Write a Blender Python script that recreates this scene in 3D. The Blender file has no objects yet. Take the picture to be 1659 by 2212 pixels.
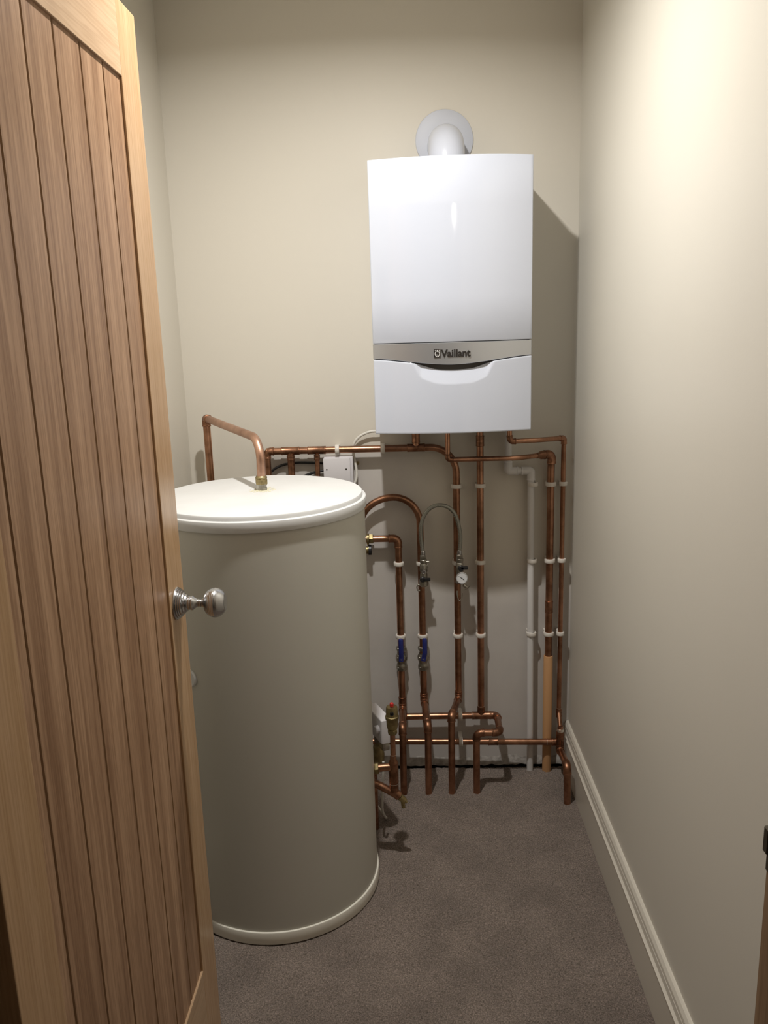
import bpy, bmesh, math, random
from mathutils import Vector, Matrix, noise
random.seed(7)
S = bpy.context.scene
C = S.collection

# ---------------------------------------------------------------- camera
# room axes: back wall is y = 0, the camera stands in the hall at y = -2.6, z up
F_PX, PITCH, YAW, ROLL = 1794.07, 0.22257, 0.03099, -0.03022
CAM = Vector((0.0, -2.59847, 1.48928))
fwd = Vector((-math.sin(YAW)*math.cos(PITCH), math.cos(YAW)*math.cos(PITCH), -math.sin(PITCH)))
right = Vector((math.cos(YAW), math.sin(YAW), 0))
up = right.cross(fwd)
r2 = math.cos(ROLL)*right + math.sin(ROLL)*up
u2 = -math.sin(ROLL)*right + math.cos(ROLL)*up
cd = bpy.data.cameras.new('camera'); cam = bpy.data.objects.new('camera', cd); C.objects.link(cam)
m = Matrix((r2, u2, -fwd)).transposed().to_4x4(); m.translation = CAM
cam.matrix_world = m
cd.sensor_fit = 'VERTICAL'; cd.sensor_height = 36.0; cd.lens = F_PX/2212*36.0
cd.clip_start = 0.05; cd.clip_end = 50
S.camera = cam

# ---------------------------------------------------------------- world, lights, exposure
W = bpy.data.worlds.new('world'); S.world = W; W.use_nodes = True
W.node_tree.nodes['Background'].inputs[0].default_value = (0.9, 0.85, 0.78, 1)
W.node_tree.nodes['Background'].inputs[1].default_value = 0.006
S.view_settings.view_transform = 'Standard'; S.view_settings.look = 'None'
S.view_settings.exposure = 0.0; S.view_settings.gamma = 1.0; S.view_settings.use_curve_mapping = False

def lamp(name, loc, power, size, col, spread=180, target=None):
    l = bpy.data.lights.new(name, 'AREA'); l.shape = 'DISK'; l.size = size
    l.energy = power; l.color = col; l.spread = math.radians(spread)
    o = bpy.data.objects.new(name, l); C.objects.link(o); o.location = loc
    if target is not None:
        o.rotation_euler = (Vector(target)-Vector(loc)).to_track_quat('-Z', 'Y').to_euler()
    return o
LX, LY, CEIL = -0.12, -0.95, 2.42
lamp('cupboard_light', (LX, LY, CEIL-0.006), 20.0, 0.055, (1.0, 0.975, 0.935), 165)
HX, HY = 0.50, -4.9      # the dome lamp here is a real emitter, built further down

# ---------------------------------------------------------------- materials
def mat(name, col, rough=0.5, metal=0.0, spec=0.5, coat=0.0, emit=0.0, trans=0.0):
    M = bpy.data.materials.new(name); M.use_nodes = True
    b = M.node_tree.nodes['Principled BSDF']
    b.inputs['Base Color'].default_value = (*col, 1); b.inputs['Roughness'].default_value = rough
    b.inputs['Metallic'].default_value = metal; b.inputs['Specular IOR Level'].default_value = spec
    b.inputs['Coat Weight'].default_value = coat
    if trans: b.inputs['Transmission Weight'].default_value = trans
    if emit:
        b.inputs['Emission Color'].default_value = (*col, 1); b.inputs['Emission Strength'].default_value = emit
    return M
def N(M, t, **kw):
    n = M.node_tree.nodes.new(t)
    for k, v in kw.items(): setattr(n, k, v)
    return n
def L(M, a, b): M.node_tree.links.new(a, b)
def coords(M, scale=(1, 1, 1)):
    tc = N(M, 'ShaderNodeTexCoord'); mp = N(M, 'ShaderNodeMapping'); mp.inputs['Scale'].default_value = scale
    L(M, tc.outputs['Object'], mp.inputs['Vector']); return mp.outputs['Vector']
def nz(M, vec, scale, detail=3, rough=0.5):
    n = N(M, 'ShaderNodeTexNoise'); n.inputs['Scale'].default_value = scale
    n.inputs['Detail'].default_value = detail; n.inputs['Roughness'].default_value = rough
    L(M, vec, n.inputs['Vector']); return n.outputs['Fac']
def ramp(M, fac, stops):
    r = N(M, 'ShaderNodeValToRGB'); e = r.color_ramp.elements
    while len(e) < len(stops): e.new(0.5)
    for el, (p, c) in zip(e, stops): el.position = p; el.color = (*c, 1) if len(c) == 3 else c
    L(M, fac, r.inputs['Fac']); return r.outputs['Color']
def mixc(M, fac, a, b, mode='MIX'):
    n = N(M, 'ShaderNodeMix', data_type='RGBA', blend_type=mode)
    for sock, v in ((n.inputs[0], fac), (n.inputs[6], a), (n.inputs[7], b)):
        if hasattr(v, 'is_linked'): L(M, v, sock)
        else: sock.default_value = v if isinstance(v, float) else (*v, 1)
    return n.outputs[2]
def bump(M, h, strength=0.3, dist=0.001):
    b = N(M, 'ShaderNodeBump'); b.inputs['Strength'].default_value = strength; b.inputs['Distance'].default_value = dist
    L(M, h, b.inputs['Height']); L(M, b.outputs['Normal'], M.node_tree.nodes['Principled BSDF'].inputs['Normal'])
def base(M, c): L(M, c, M.node_tree.nodes['Principled BSDF'].inputs['Base Color'])

def wall_mat(name, col, rough=0.6, spec=0.3):
    M = mat(name, col, rough, spec=spec); v = coords(M)
    base(M, mixc(M, nz(M, v, 3.0, 2), tuple(c*0.97 for c in col), tuple(min(1, c*1.02) for c in col)))
    bump(M, nz(M, v, 260, 3), 0.12, 0.0006); return M
m_wall = wall_mat('cream_wall_paint', (0.66, 0.62, 0.54), 0.5, 0.35)
m_side = wall_mat('pale_side_wall_paint', (0.66, 0.63, 0.555), 0.42, 0.4)
m_ceil = wall_mat('white_ceiling', (0.72, 0.69, 0.62), 0.8)

# back wall: cream emulsion above, bare greyish plaster and old white paint behind the pipes
m_back = mat('cream_bare_plaster_bounce_tint', (0.6, 0.55, 0.45), 0.6, spec=0.3)
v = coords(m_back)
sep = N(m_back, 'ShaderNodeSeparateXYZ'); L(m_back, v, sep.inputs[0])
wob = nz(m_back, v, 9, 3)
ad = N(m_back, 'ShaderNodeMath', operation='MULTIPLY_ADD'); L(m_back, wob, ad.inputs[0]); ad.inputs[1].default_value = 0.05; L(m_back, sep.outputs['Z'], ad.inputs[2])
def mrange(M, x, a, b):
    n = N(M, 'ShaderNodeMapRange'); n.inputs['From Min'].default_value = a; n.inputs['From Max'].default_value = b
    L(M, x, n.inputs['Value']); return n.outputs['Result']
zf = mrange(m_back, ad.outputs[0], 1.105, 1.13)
zr = mrange(m_back, ad.outputs[0], 0.60, 0.80); xr = mrange(m_back, sep.outputs['X'], -0.02, 0.10)  # lower right: warm bounce light in the boiler's shadow, painted in as cream tint
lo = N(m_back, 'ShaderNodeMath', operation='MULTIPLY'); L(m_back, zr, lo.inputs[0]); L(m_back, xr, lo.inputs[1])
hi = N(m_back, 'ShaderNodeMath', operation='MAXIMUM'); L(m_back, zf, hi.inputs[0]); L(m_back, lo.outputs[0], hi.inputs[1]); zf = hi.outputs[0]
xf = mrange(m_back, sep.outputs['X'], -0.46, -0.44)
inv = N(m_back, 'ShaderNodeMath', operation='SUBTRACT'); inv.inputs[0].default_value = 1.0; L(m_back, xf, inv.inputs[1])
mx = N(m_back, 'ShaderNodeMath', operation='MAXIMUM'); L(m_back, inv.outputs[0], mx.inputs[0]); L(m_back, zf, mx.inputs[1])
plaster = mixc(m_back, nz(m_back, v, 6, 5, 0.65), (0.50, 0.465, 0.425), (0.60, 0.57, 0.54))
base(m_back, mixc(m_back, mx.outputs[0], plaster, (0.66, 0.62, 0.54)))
bump(m_back, nz(m_back, v, 240, 3), 0.12, 0.0006)

m_rough = mat('rough_plaster_edge', (0.6, 0.57, 0.52), 0.85); v = coords(m_rough)
base(m_rough, ramp(m_rough, nz(m_rough, v, 60, 5), [(0.35, (0.36, 0.33, 0.30)), (0.6, (0.55, 0.52, 0.48))])); bump(m_rough, nz(m_rough, v, 90, 5), 0.6, 0.003)

m_carpet = mat('grey_brown_carpet', (0.2, 0.17, 0.15), 0.95, spec=0.1); v = coords(m_carpet)
big = nz(m_carpet, v, 7, 4, 0.6)
fine = nz(m_carpet, v, 300, 5, 0.85)
c1 = ramp(m_carpet, fine, [(0.36, (0.070, 0.052, 0.041)), (0.47, (0.215, 0.170, 0.138)), (0.55, (0.32, 0.262, 0.222)), (0.66, (0.60, 0.450, 0.39))])
base(m_carpet, mixc(m_carpet, 0.55, c1, ramp(m_carpet, big, [(0.36, (0.56, 0.54, 0.52)), (0.64, (1.0, 0.98, 0.96))]), 'MULTIPLY'))
bump(m_carpet, fine, 0.9, 0.004)
m_carpet.node_tree.nodes['Principled BSDF'].inputs['Sheen Weight'].default_value = 0.15
m_subfloor = mat('dark_subfloor', (0.03, 0.025, 0.02), 0.9)

def wood(name, light, dark, grain=55, axis='Z', seed=0.0, rough=0.42, streak=0.85):
    M = mat(name, light, rough, spec=0.35)
    sc = {'Z': (1, 1, 0.035), 'Y': (1, 0.035, 1), 'X': (0.035, 1, 1)}[axis]
    v = coords(M, sc)
    off = N(M, 'ShaderNodeVectorMath', operation='ADD'); off.inputs[1].default_value = (seed, seed*1.7, seed*0.3); L(M, v, off.inputs[0]); v = off.outputs[0]
    g1 = nz(M, v, grain, 4, 0.55); g2 = nz(M, v, grain*7, 3, 0.6)
    a = ramp(M, g1, [(0.35, dark), (0.62, light)])
    b = ramp(M, g2, [(0.40, (0.68, 0.62, 0.56)), (0.58, (1, 1, 1))])
    base(M, mixc(M, streak, a, b, 'MULTIPLY')); bump(M, g2, 0.10, 0.0005)
    return M
m_oak_panel = wood('oak_veneer_boards', (0.46, 0.287, 0.172), (0.31, 0.176, 0.096), 34, 'Z', 3.1)
m_oak_stile = wood('oak_stile', (0.53, 0.345, 0.195), (0.47, 0.295, 0.155), 34, 'Z', 8.4, 0.26, 0.45)
m_oak_rail = wood('oak_rail', (0.53, 0.37, 0.235), (0.48, 0.325, 0.195), 34, 'Y', 1.9, 0.4, 0.45)
m_oak_frame = wood('oak_lining', (0.36, 0.235, 0.135), (0.26, 0.165, 0.09), 24, 'Z', 5.0)
m_groove = mat('oak_groove', (0.30, 0.18, 0.095), 0.7)

def copper_mat(name, a, b, rough, scale=14, seed=0):
    M = mat(name, a, rough, 1.0); v = coords(M)
    n = nz(M, v, scale, 5, 0.65)
    base(M, ramp(M, n, [(0.36, b), (0.62, a)]))
    rr = N(M, 'ShaderNodeMapRange'); L(M, n, rr.inputs['Value']); rr.inputs['To Min'].default_value = rough+0.16; rr.inputs['To Max'].default_value = rough-0.03
    L(M, rr.outputs['Result'], M.node_tree.nodes['Principled BSDF'].inputs['Roughness'])
    return M
m_cu = copper_mat('copper', (0.50, 0.265, 0.165), (0.25, 0.125, 0.072), 0.25)
m_cu_pink = copper_mat('pinkish_clean_copper', (0.66, 0.42, 0.31), (0.42, 0.24, 0.165), 0.32, 9)
m_cu_fit = copper_mat('tarnished_fitting_copper', (0.42, 0.215, 0.13), (0.18, 0.09, 0.052), 0.32, 30)
m_brass = copper_mat('dull_brass', (0.42, 0.34, 0.17), (0.22, 0.175, 0.09), 0.36, 40)
m_solder = mat('solder_line', (0.72, 0.68, 0.62), 0.3, 1.0)
m_nickel = copper_mat('grey_nickel', (0.50, 0.48, 0.42), (0.27, 0.25, 0.21), 0.33, 40)
m_chrome = mat('satin_chrome', (0.50, 0.50, 0.505), 0.27, 1.0)
m_clip = mat('white_plastic_clip', (0.70, 0.66, 0.60), 0.45)
m_pvc = mat('white_plastic_pipe', (0.66, 0.645, 0.63), 0.45)
m_boiler = mat('gloss_white_enamel', (0.565, 0.598, 0.682), 0.07, spec=0.5)
m_boiler_in = mat('dark_grey_recess', (0.17, 0.155, 0.14), 0.6)
m_silver = mat('brushed_silver_band', (0.53, 0.54, 0.56), 0.36, 0.8)
m_logo = mat('dark_chrome_letters', (0.10, 0.09, 0.085), 0.25, 0.8)
m_logo_light = mat('pale_emblem', (0.80, 0.79, 0.77), 0.4)
m_collar = mat('white_wall_collar', (0.54, 0.56, 0.62), 0.5)
m_flue = mat('white_flue_plastic', (0.56, 0.585, 0.655), 0.22, spec=0.5)
m_tank = mat('grey_beige_casing', (0.55, 0.535, 0.475), 0.42, spec=0.4); v = coords(m_tank)
bump(m_tank, nz(m_tank, v, 500, 2), 0.05, 0.0003)
m_lid = mat('white_lid_plastic', (0.64, 0.63, 0.59), 0.5)
v = coords(m_lid); base(m_lid, ramp(m_lid, nz(m_lid, v, 12, 4), [(0.3, (0.66, 0.66, 0.65)), (0.6, (0.69, 0.695, 0.69))]))
m_ring = mat('white_base_ring', (0.80, 0.77, 0.68), 0.35)
m_foam = mat('crumbly_sealant', (0.66, 0.62, 0.45), 0.9)
m_white = mat('white_plastic', (0.70, 0.68, 0.70), 0.4)
m_cable = mat('white_cable_sheath', (0.68, 0.66, 0.60), 0.5)
m_black = mat('black_plastic', (0.012, 0.012, 0.013), 0.4)
m_blue = mat('blue_lever_coating', (0.018, 0.026, 0.16), 0.35)
m_red = mat('red_cap', (0.55, 0.02, 0.015), 0.4)
m_orange = mat('orange_sleeve', (0.50, 0.275, 0.125), 0.65)
m_base = wall_mat('white_gloss_baseboard', (0.64, 0.60, 0.52), 0.3, 0.5)
m_dial = mat('white_dial', (0.55, 0.55, 0.55), 0.5)
m_steel = mat('dark_steel', (0.09, 0.08, 0.06), 0.45, 0.8)
m_emit = mat('lit_lens', (1.0, 0.95, 0.86), 0.5, emit=3.0)
m_dome = mat('lit_dome', (1.0, 0.94, 0.85), 0.5, emit=15.0)
# braided hose
m_braid = mat('braided_hose', (0.42, 0.42, 0.38), 0.35, 0.8); v = coords(m_braid)
w1 = N(m_braid, 'ShaderNodeTexWave'); w1.inputs['Scale'].default_value = 180; w1.bands_direction = 'DIAGONAL'; L(m_braid, v, w1.inputs['Vector'])
base(m_braid, ramp(m_braid, w1.outputs['Fac'], [(0.2, (0.20, 0.21, 0.18)), (0.8, (0.50, 0.50, 0.45))])); bump(m_braid, w1.outputs['Fac'], 0.4, 0.001)

# ---------------------------------------------------------------- helpers
def smooth(me, angle=35):
    bm = bmesh.new(); bm.from_mesh(me)
    for f in bm.faces: f.smooth = True
    for e in bm.edges:
        if len(e.link_faces) == 2 and e.calc_face_angle(0) > math.radians(angle): e.smooth = False
    bm.to_mesh(me); bm.free()
def obj(name, bm, m, parent=None, sm=True):
    bmesh.ops.recalc_face_normals(bm, faces=bm.faces)
    me = bpy.data.meshes.new(name); bm.to_mesh(me); bm.free()
    if sm: smooth(me)
    o = bpy.data.objects.new(name, me); C.objects.link(o)
    for q in (m if isinstance(m, (list, tuple)) else [m]): me.materials.append(q)
    if parent is not None:
        o.parent = parent; o.matrix_parent_inverse = Matrix.Translation(parent.location).inverted()
    return o
def tag(o, label=None, cat=None, group=None, kind=None):
    if label: o['label'] = label
    if cat: o['category'] = cat
    if group: o['group'] = group
    if kind: o['kind'] = kind
    return o
def thing(name, label, cat, loc, group=None):
    o = bpy.data.objects.new(name, None); C.objects.link(o); o.location = loc; o.empty_display_size = 0.05
    return tag(o, label, cat, group)
def struct(name, bm, m, parent=None, sm=False):
    o = obj(name, bm, m, parent, sm)
    if parent is None: o['kind'] = 'structure'
    return o
def box(bm, lo, hi, bev=0.0, seg=2, mi=0):
    r = bmesh.ops.create_cube(bm, size=1.0); vs = r['verts']
    lo = Vector(lo); hi = Vector(hi)
    for q in vs: q.co = Vector((lo[i]+(q.co[i]+0.5)*(hi[i]-lo[i]) for i in range(3)))
    fs = {f for q in vs for f in q.link_faces}
    for f in fs: f.material_index = mi
    if bev:
        es = list({e for q in vs for e in q.link_edges})
        bmesh.ops.bevel(bm, geom=es, offset=bev, segments=seg, affect='EDGES', profile=0.6)
    return bm
def nb(): return bmesh.new()
def fillet(pts):
    """pts: list of (point, radius) -> polyline with rounded corners"""
    P = [Vector(p) for p, r in pts]; R = [r for p, r in pts]; out = [P[0]]
    for i in range(1, len(P)-1):
        a = (P[i-1]-P[i]).normalized(); b = (P[i+1]-P[i]).normalized(); r = R[i]
        ang = a.angle(b)
        if r <= 0 or ang > 3.1: out.append(P[i]); continue
        d = min(r/math.tan(ang/2), 0.48*(P[i-1]-P[i]).length if i > 1 else (P[i-1]-P[i]).length, 0.48*(P[i+1]-P[i]).length if i < len(P)-2 else (P[i+1]-P[i]).length)
        r = d*math.tan(ang/2)
        c = P[i]+(a+b).normalized()*(r/math.sin(ang/2)); s = P[i]+a*d-c; e = P[i]+b*d-c
        n = max(4, int((math.pi-ang)/0.13)); ax = s.cross(e)
        for k in range(n+1): out.append(c+Matrix.Rotation((math.pi-ang)*k/n, 3, ax) @ s)
    out.append(P[-1]); return out
def tube(bm, path, rad, seg=20, caps=True):
    path = [Vector(p) for p in path]; rings = []
    t = (path[1]-path[0]).normalized(); nrm = t.orthogonal().normalized()
    for i, p in enumerate(path):
        t0 = (path[i]-path[i-1]).normalized() if i else (path[1]-path[0]).normalized()
        t1 = (path[i+1]-path[i]).normalized() if i < len(path)-1 else t0
        tt = (t0+t1).normalized(); nrm = (nrm-tt*nrm.dot(tt)).normalized(); bn = tt.cross(nrm)
        sc = 1/max(0.5, tt.dot(t0)); rr = rad[i] if isinstance(rad, (list, tuple)) else rad
        rings.append([bm.verts.new(p+(nrm*math.cos(a)+bn*math.sin(a))*rr*(1 if sc < 1.02 else sc)) for a in [2*math.pi*k/seg for k in range(seg)]])
    for a, b in zip(rings, rings[1:]):
        for k in range(seg): bm.faces.new((a[k], a[(k+1) % seg], b[(k+1) % seg], b[k]))
    if caps: bm.faces.new(rings[0][::-1]); bm.faces.new(rings[-1])
    return bm
def lathe(bm, org, axis, prof, seg=32, closed=False):
    """prof: list of (distance along axis, radius)"""
    org = Vector(org); ax = Vector(axis).normalized(); n = ax.orthogonal().normalized(); b = ax.cross(n); rings = []
    for t, r in prof:
        if r < 1e-6: rings.append([bm.verts.new(org+ax*t)])
        else: rings.append([bm.verts.new(org+ax*t+(n*math.cos(2*math.pi*k/seg)+b*math.sin(2*math.pi*k/seg))*r) for k in range(seg)])
    pr = list(zip(rings, rings[1:]))
    if closed: pr.append((rings[-1], rings[0]))
    for a, c in pr:
        for k in range(seg):
            k1 = (k+1) % seg
            if len(a) == 1 and len(c) == 1: continue
            if len(a) == 1: bm.faces.new((a[0], c[k1], c[k]))
            elif len(c) == 1: bm.faces.new((a[k], a[k1], c[0]))
            else: bm.faces.new((a[k], a[k1], c[k1], c[k]))
    if not closed:
        if len(rings[0]) > 2: bm.faces.new(rings[0][::-1])
        if len(rings[-1]) > 2: bm.faces.new(rings[-1])
    return bm
def hexnut(bm, org, axis, length, r):
    ax = Vector(axis).normalized(); c = length*0.12
    return lathe(bm, org, axis, [(0, r*0.9), (c, r), (length-c, r), (length, r*0.9)], 6)
def rod(name, a, b, r, m, parent, seg=20):
    return obj(name, tube(nb(), [a, b], r, seg), m, parent)
def collar(name, p, axis, length, r, m, parent):
    """soldered socket: raised sleeve with rolled rims, centred on p"""
    ax = Vector(axis).normalized(); o = Vector(p)-ax*length/2
    return obj(name, lathe(nb(), o, ax, [(0, r-0.0014), (0.0008, r), (0.003, r+0.0005), (0.005, r-0.0002), (length-0.005, r-0.0002), (length-0.003, r+0.0005), (length-0.0008, r), (length, r-0.0014)], 22), m, parent)
def elbow(name, a, c, b, r, m, parent, leg=0.022, bend=0.014):
    """a->c->b corner; builds the fat elbow around c"""
    a, c, b = Vector(a), Vector(c), Vector(b)
    p0 = c+(a-c).normalized()*leg; p1 = c+(b-c).normalized()*leg
    bm = tube(nb(), fillet([(p0, 0), (c, bend), (p1, 0)]), r, 22)
    for p, q in ((p0, a), (p1, b)):
        d = (Vector(q)-p).normalized(); lathe(bm, p-d*0.004, d, [(0, r), (0.001, r+0.0007), (0.004, r+0.0007), (0.005, r-0.0008)], 22)
    return obj(name, bm, m, parent)
def ring_line(name, p, axis, r, m, parent):
    return obj(name, lathe(nb(), Vector(p), axis, [(-0.0007, r-0.001), (-0.0005, r+0.0004), (0.0005, r+0.0004), (0.0007, r-0.001)], 22), m, parent)

# ---------------------------------------------------------------- the room
XL, XR, YF, YH = -0.692, 0.521, -1.851, -2.0     # side walls, inner and hall face of the door wall
JL, JR, JT = -0.469, 0.352, 2.012                # door opening
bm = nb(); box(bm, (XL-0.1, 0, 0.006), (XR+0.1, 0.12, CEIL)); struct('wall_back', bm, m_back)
bm = nb(); box(bm, (XL-0.12, YF, 0), (XL, 0, CEIL)); struct('wall_left', bm, m_wall)
bm = nb(); box(bm, (XR, YF, 0), (XR+0.12, 0, CEIL)); struct('wall_right', bm, m_side)
bm = nb(); box(bm, (XL-0.12, YH, 0), (JL-0.03, YF, CEIL)); box(bm, (JR+0.03, YH, 0), (XR+0.12, YF, CEIL)); box(bm, (JL-0.03, YH, JT+0.03), (JR+0.03, YF, CEIL))
struct('wall_front', bm, m_wall)
bm = nb(); box(bm, (-1.4, -6.6, CEIL), (1.5, 0.12, CEIL+0.1)); struct('ceiling', bm, m_ceil)
# hall shell behind the camera
bm = nb(); box(bm, (-1.4, -6.6, 0), (-1.3, YH, CEIL)); struct('wall_hall_left', bm, m_wall)
bm = nb(); box(bm, (1.4, -6.6, 0), (1.5, YH, CEIL)); struct('wall_hall_right', bm, m_wall)
bm = nb(); box(bm, (-1.3, -6.6, 0), (1.4, -6.5, CEIL)); struct('wall_hall_end', bm, m_wall)
bm = nb(); box(bm, (-1.3, YH-0.0, 0), (XL-0.12, YF, CEIL)); box(bm, (XR+0.12, YH, 0), (1.4, YF, CEIL)); struct('wall_hall_front', bm, m_wall)

# carpet: fine displaced grid inside the room, plain slab in the hall
def carpet():
    bm = nb(); dx = 0.005; x0, x1, y0, y1 = XL, XR, -2.02, -0.005
    nx, ny = int((x1-x0)/dx), int((y1-y0)/dx); g = []
    for j in range(ny+1):
        row = []
        for i in range(nx+1):
            x = x0+(x1-x0)*i/nx; y = y0+(y1-y0)*j/ny
            z = 0.0025*noise.noise(Vector((x*6, y*6, 0)))+0.0016*random.uniform(-1, 1)
            if j == ny: z = -0.009; y += 0.004*noise.noise(Vector((x*30, 3, 0)))
            elif j == ny-1: z -= 0.002; y += 0.004*noise.noise(Vector((x*30, 3, 0)))
            row.append(bm.verts.new((x, y, z)))
        g.append(row)
    for j in range(ny):
        for i in range(nx): bm.faces.new((g[j][i], g[j][i+1], g[j+1][i+1], g[j+1][i]))
    return bm
fl = struct('floor', carpet(), m_carpet, sm=True)
sub = nb(); box(sub, (XL-0.12, -2.02, -0.06), (XR+0.12, 0.12, -0.013)); struct('floor_sub', sub, m_subfloor)
bm = nb(); box(bm, (-1.4, -6.6, -0.06), (1.5, -2.02, 0.0)); struct('floor_hall', bm, m_carpet)

# ragged plaster edge at the foot of the back wall
bm = nb(); n = 260; rows = []
for i in range(n+1):
    x = XL+(XR-XL)*i/n
    d = 0.003+0.003*noise.noise(Vector((x*25, 1, 0))); top = 0.036+0.012*noise.noise(Vector((x*14, 5, 0))); bot = 0.004+0.005*noise.noise(Vector((x*40, 9, 0)))
    rows.append([bm.verts.new(p) for p in ((x, 0.0, top), (x, -d*0.6, top*0.7), (x, -d, top*0.4+0.004*noise.noise(Vector((x*60, 2, 0)))), (x, -d, bot), (x, 0.0, bot))])
for a, b in zip(rows, rows[1:]):
    for k in range(4): bm.faces.new((a[k], b[k], b[k+1], a[k+1]))
struct('trim_1', bm, m_rough, sm=True)

# baseboard along the right wall: flat face, bead, groove and sloping top
prof = [(0, 0), (-0.016, 0), (-0.016, 0.116), (-0.018, 0.118), (-0.0185, 0.122), (-0.0155, 0.1245), (-0.013, 0.127), (-0.012, 0.142), (-0.0095, 0.1435), (-0.0095, 0.146), (-0.0125, 0.148), (-0.0115, 0.155), (-0.007, 0.163), (-0.003, 0.166), (0, 0.166)]
def extrude_profile(pr, x, ya, yb, sgn=1):
    bm = nb(); a = [bm.verts.new((x+sgn*px, ya, pz)) for px, pz in pr]; b = [bm.verts.new((x+sgn*px, yb, pz)) for px, pz in pr]
    for i in range(len(pr)):
        j = (i+1) % len(pr); bm.faces.new((a[i], a[j], b[j], b[i]))
    bm.faces.new(a); bm.faces.new(b[::-1]); return bm
struct('baseboard_right', extrude_profile(prof, XR, YF, -0.002), m_base)
struct('baseboard_left', extrude_profile(prof, XL, YF, -0.002, -1), m_base)

# door lining (oak) with stops, and the strike plate on the right jamb
bm = nb(); box(bm, (JL-0.03, YH, 0.0), (JL, YF, JT+0.03), 0.001, 1); box(bm, (JL, YH, 0.0), (JL+0.013, YF-0.048, JT), 0.001, 1); struct('trim_2', bm, m_oak_frame)
bm = nb(); box(bm, (JR, YH, 0.0), (JR+0.03, YF, JT+0.03), 0.001, 1); box(bm, (JR-0.013, YH, 0.0), (JR, YF-0.048, JT), 0.001, 1)
o = struct('trim_3', bm, m_oak_frame)
bm = nb(); box(bm, (JR-0.0015, YF-0.03, 0.942), (JR+0.001, YF-0.001, 0.990), 0.0005, 1)
box(bm, (JR-0.0028, YF-0.004, 0.959), (JR+0.002, YF+0.006, 0.987), 0.001, 1); struct('strike_plate', bm, m_steel, o)
bm = nb(); box(bm, (JL, YH, JT), (JR, YF, JT+0.03), 0.001, 1); struct('trim_4', bm, m_oak_frame)

# ---------------------------------------------------------------- the open door
DX, DT = -0.434, 0.035
Y0, Y1, YS1, YS0, ZB, ZT = -1.851, -1.093, -1.188, -1.752, 0.008, 1.996
ZR0, ZR1 = 0.236, 1.880
door = bpy.data.objects.new('door_1', None); C.objects.link(door); door.location = (DX-DT/2, Y0, 0); door['kind'] = 'structure'
bm = nb(); box(bm, (DX-DT, YS1, ZB), (DX, Y1, ZT), 0.0018, 2); struct('stile', bm, m_oak_stile, door)
bm = nb(); box(bm, (DX-DT, Y0, ZB), (DX, YS0, ZT), 0.0018, 2); struct('stile', bm, m_oak_stile, door)
bm = nb(); box(bm, (DX-DT, YS0, ZR1), (DX, YS1, ZT), 0.0008, 1); struct('rail', bm, m_oak_rail, door)
bm = nb(); box(bm, (DX-DT, YS0, ZB), (DX, YS1, ZR0), 0.0008, 1); struct('rail', bm, m_oak_rail, door)
# recessed tongue-and-groove panel: one mesh, V grooves between its boards
bm = nb(); rec = 0.0040
def panel_side(bm, x, sgn):
    pts = []
    ed = [YS0, -1.7215, -1.6300, -1.5375, -1.4460, -1.3545, -1.2640, YS1]
    for k in range(len(ed)-1):
        a, b = ed[k], ed[k+1]
        pts += [(a, -0.0035 if k else 0.0), (a+0.0030, 0), (b-0.0030, 0)]
    pts.append((YS1, 0.0))
    lo = [bm.verts.new((x+sgn*d, y, ZR0-0.005)) for y, d in pts]; hi = [bm.verts.new((x+sgn*d, y, ZR1+0.005)) for y, d in pts]
    for i in range(len(pts)-1):
        f = bm.faces.new((lo[i], lo[i+1], hi[i+1], hi[i])); f.material_index = 1 if (pts[i][1] < 0 or pts[i+1][1] < 0) else 0
panel_side(bm, DX-rec, 1); panel_side(bm, DX-DT+rec, -1)
o = struct('panel', bm, [m_oak_panel, m_groove], door)
# knob
KY, KZ = -1.148, 0.997
kn = bpy.data.objects.new('door_knob', None); C.objects.link(kn); kn.location = (0, 0, 0)
bm = nb(); pr = [(0, 0.0295), (0.002, 0.0305), (0.004, 0.0295), (0.0045, 0.0275), (0.0065, 0.028), (0.0075, 0.0255), (0.0095, 0.026), (0.0105, 0.023), (0.0125, 0.0232), (0.014, 0.020), (0.016, 0.0195), (0.018, 0.0165), (0.021, 0.0155), (0.0225, 0.0125), (0.026, 0.0128), (0.028, 0.0115)]
bpy.data.objects.remove(kn)
rose = struct('door_rose', lathe(bm, (DX, KY, KZ), (1, 0, 0), pr, 48), m_chrome, door, True)
pr = [(0.0275, 0.0105), (0.0285, 0.0135), (0.031, 0.0135), (0.033, 0.0115), (0.037, 0.0085), (0.0405, 0.0068), (0.041, 0.0078), (0.0425, 0.0078), (0.043, 0.0066), (0.0440, 0.0066), (0.0445, 0.0078), (0.046, 0.0078), (0.0465, 0.0068), (0.0500, 0.0085), (0.0535, 0.0120), (0.0545, 0.0150)]
for k in range(0, 15):
    a = -0.90+ (1.02+0.90)*k/14
    t = 0.0725+0.0225*math.sin(a); r = 0.0275*math.cos(a)
    pr += [(t-0.00035, r+0.00010), (t, r-0.00018)]
pr += [(0.0915, 0.0135), (0.0920, 0.0)]
pr = sorted(pr, key=lambda q: q[0])
struct('knob', lathe(nb(), (DX, KY, KZ), (1, 0, 0), pr, 64), m_chrome, door, True)
# latch plate on the door edge
bm = nb(); box(bm, (DX-DT+0.005, Y1-0.001, KZ-0.03), (DX-0.005, Y1+0.001, KZ+0.03), 0.0003, 1); struct('latch_plate', bm, m_chrome, door)
for z in (0.25, 1.02, 1.78):
    struct('hinge', tube(nb(), [(DX-DT-0.006, Y0-0.004, z-0.038), (DX-DT-0.006, Y0-0.004, z+0.038)], 0.006, 14), m_chrome, door, True)

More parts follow.
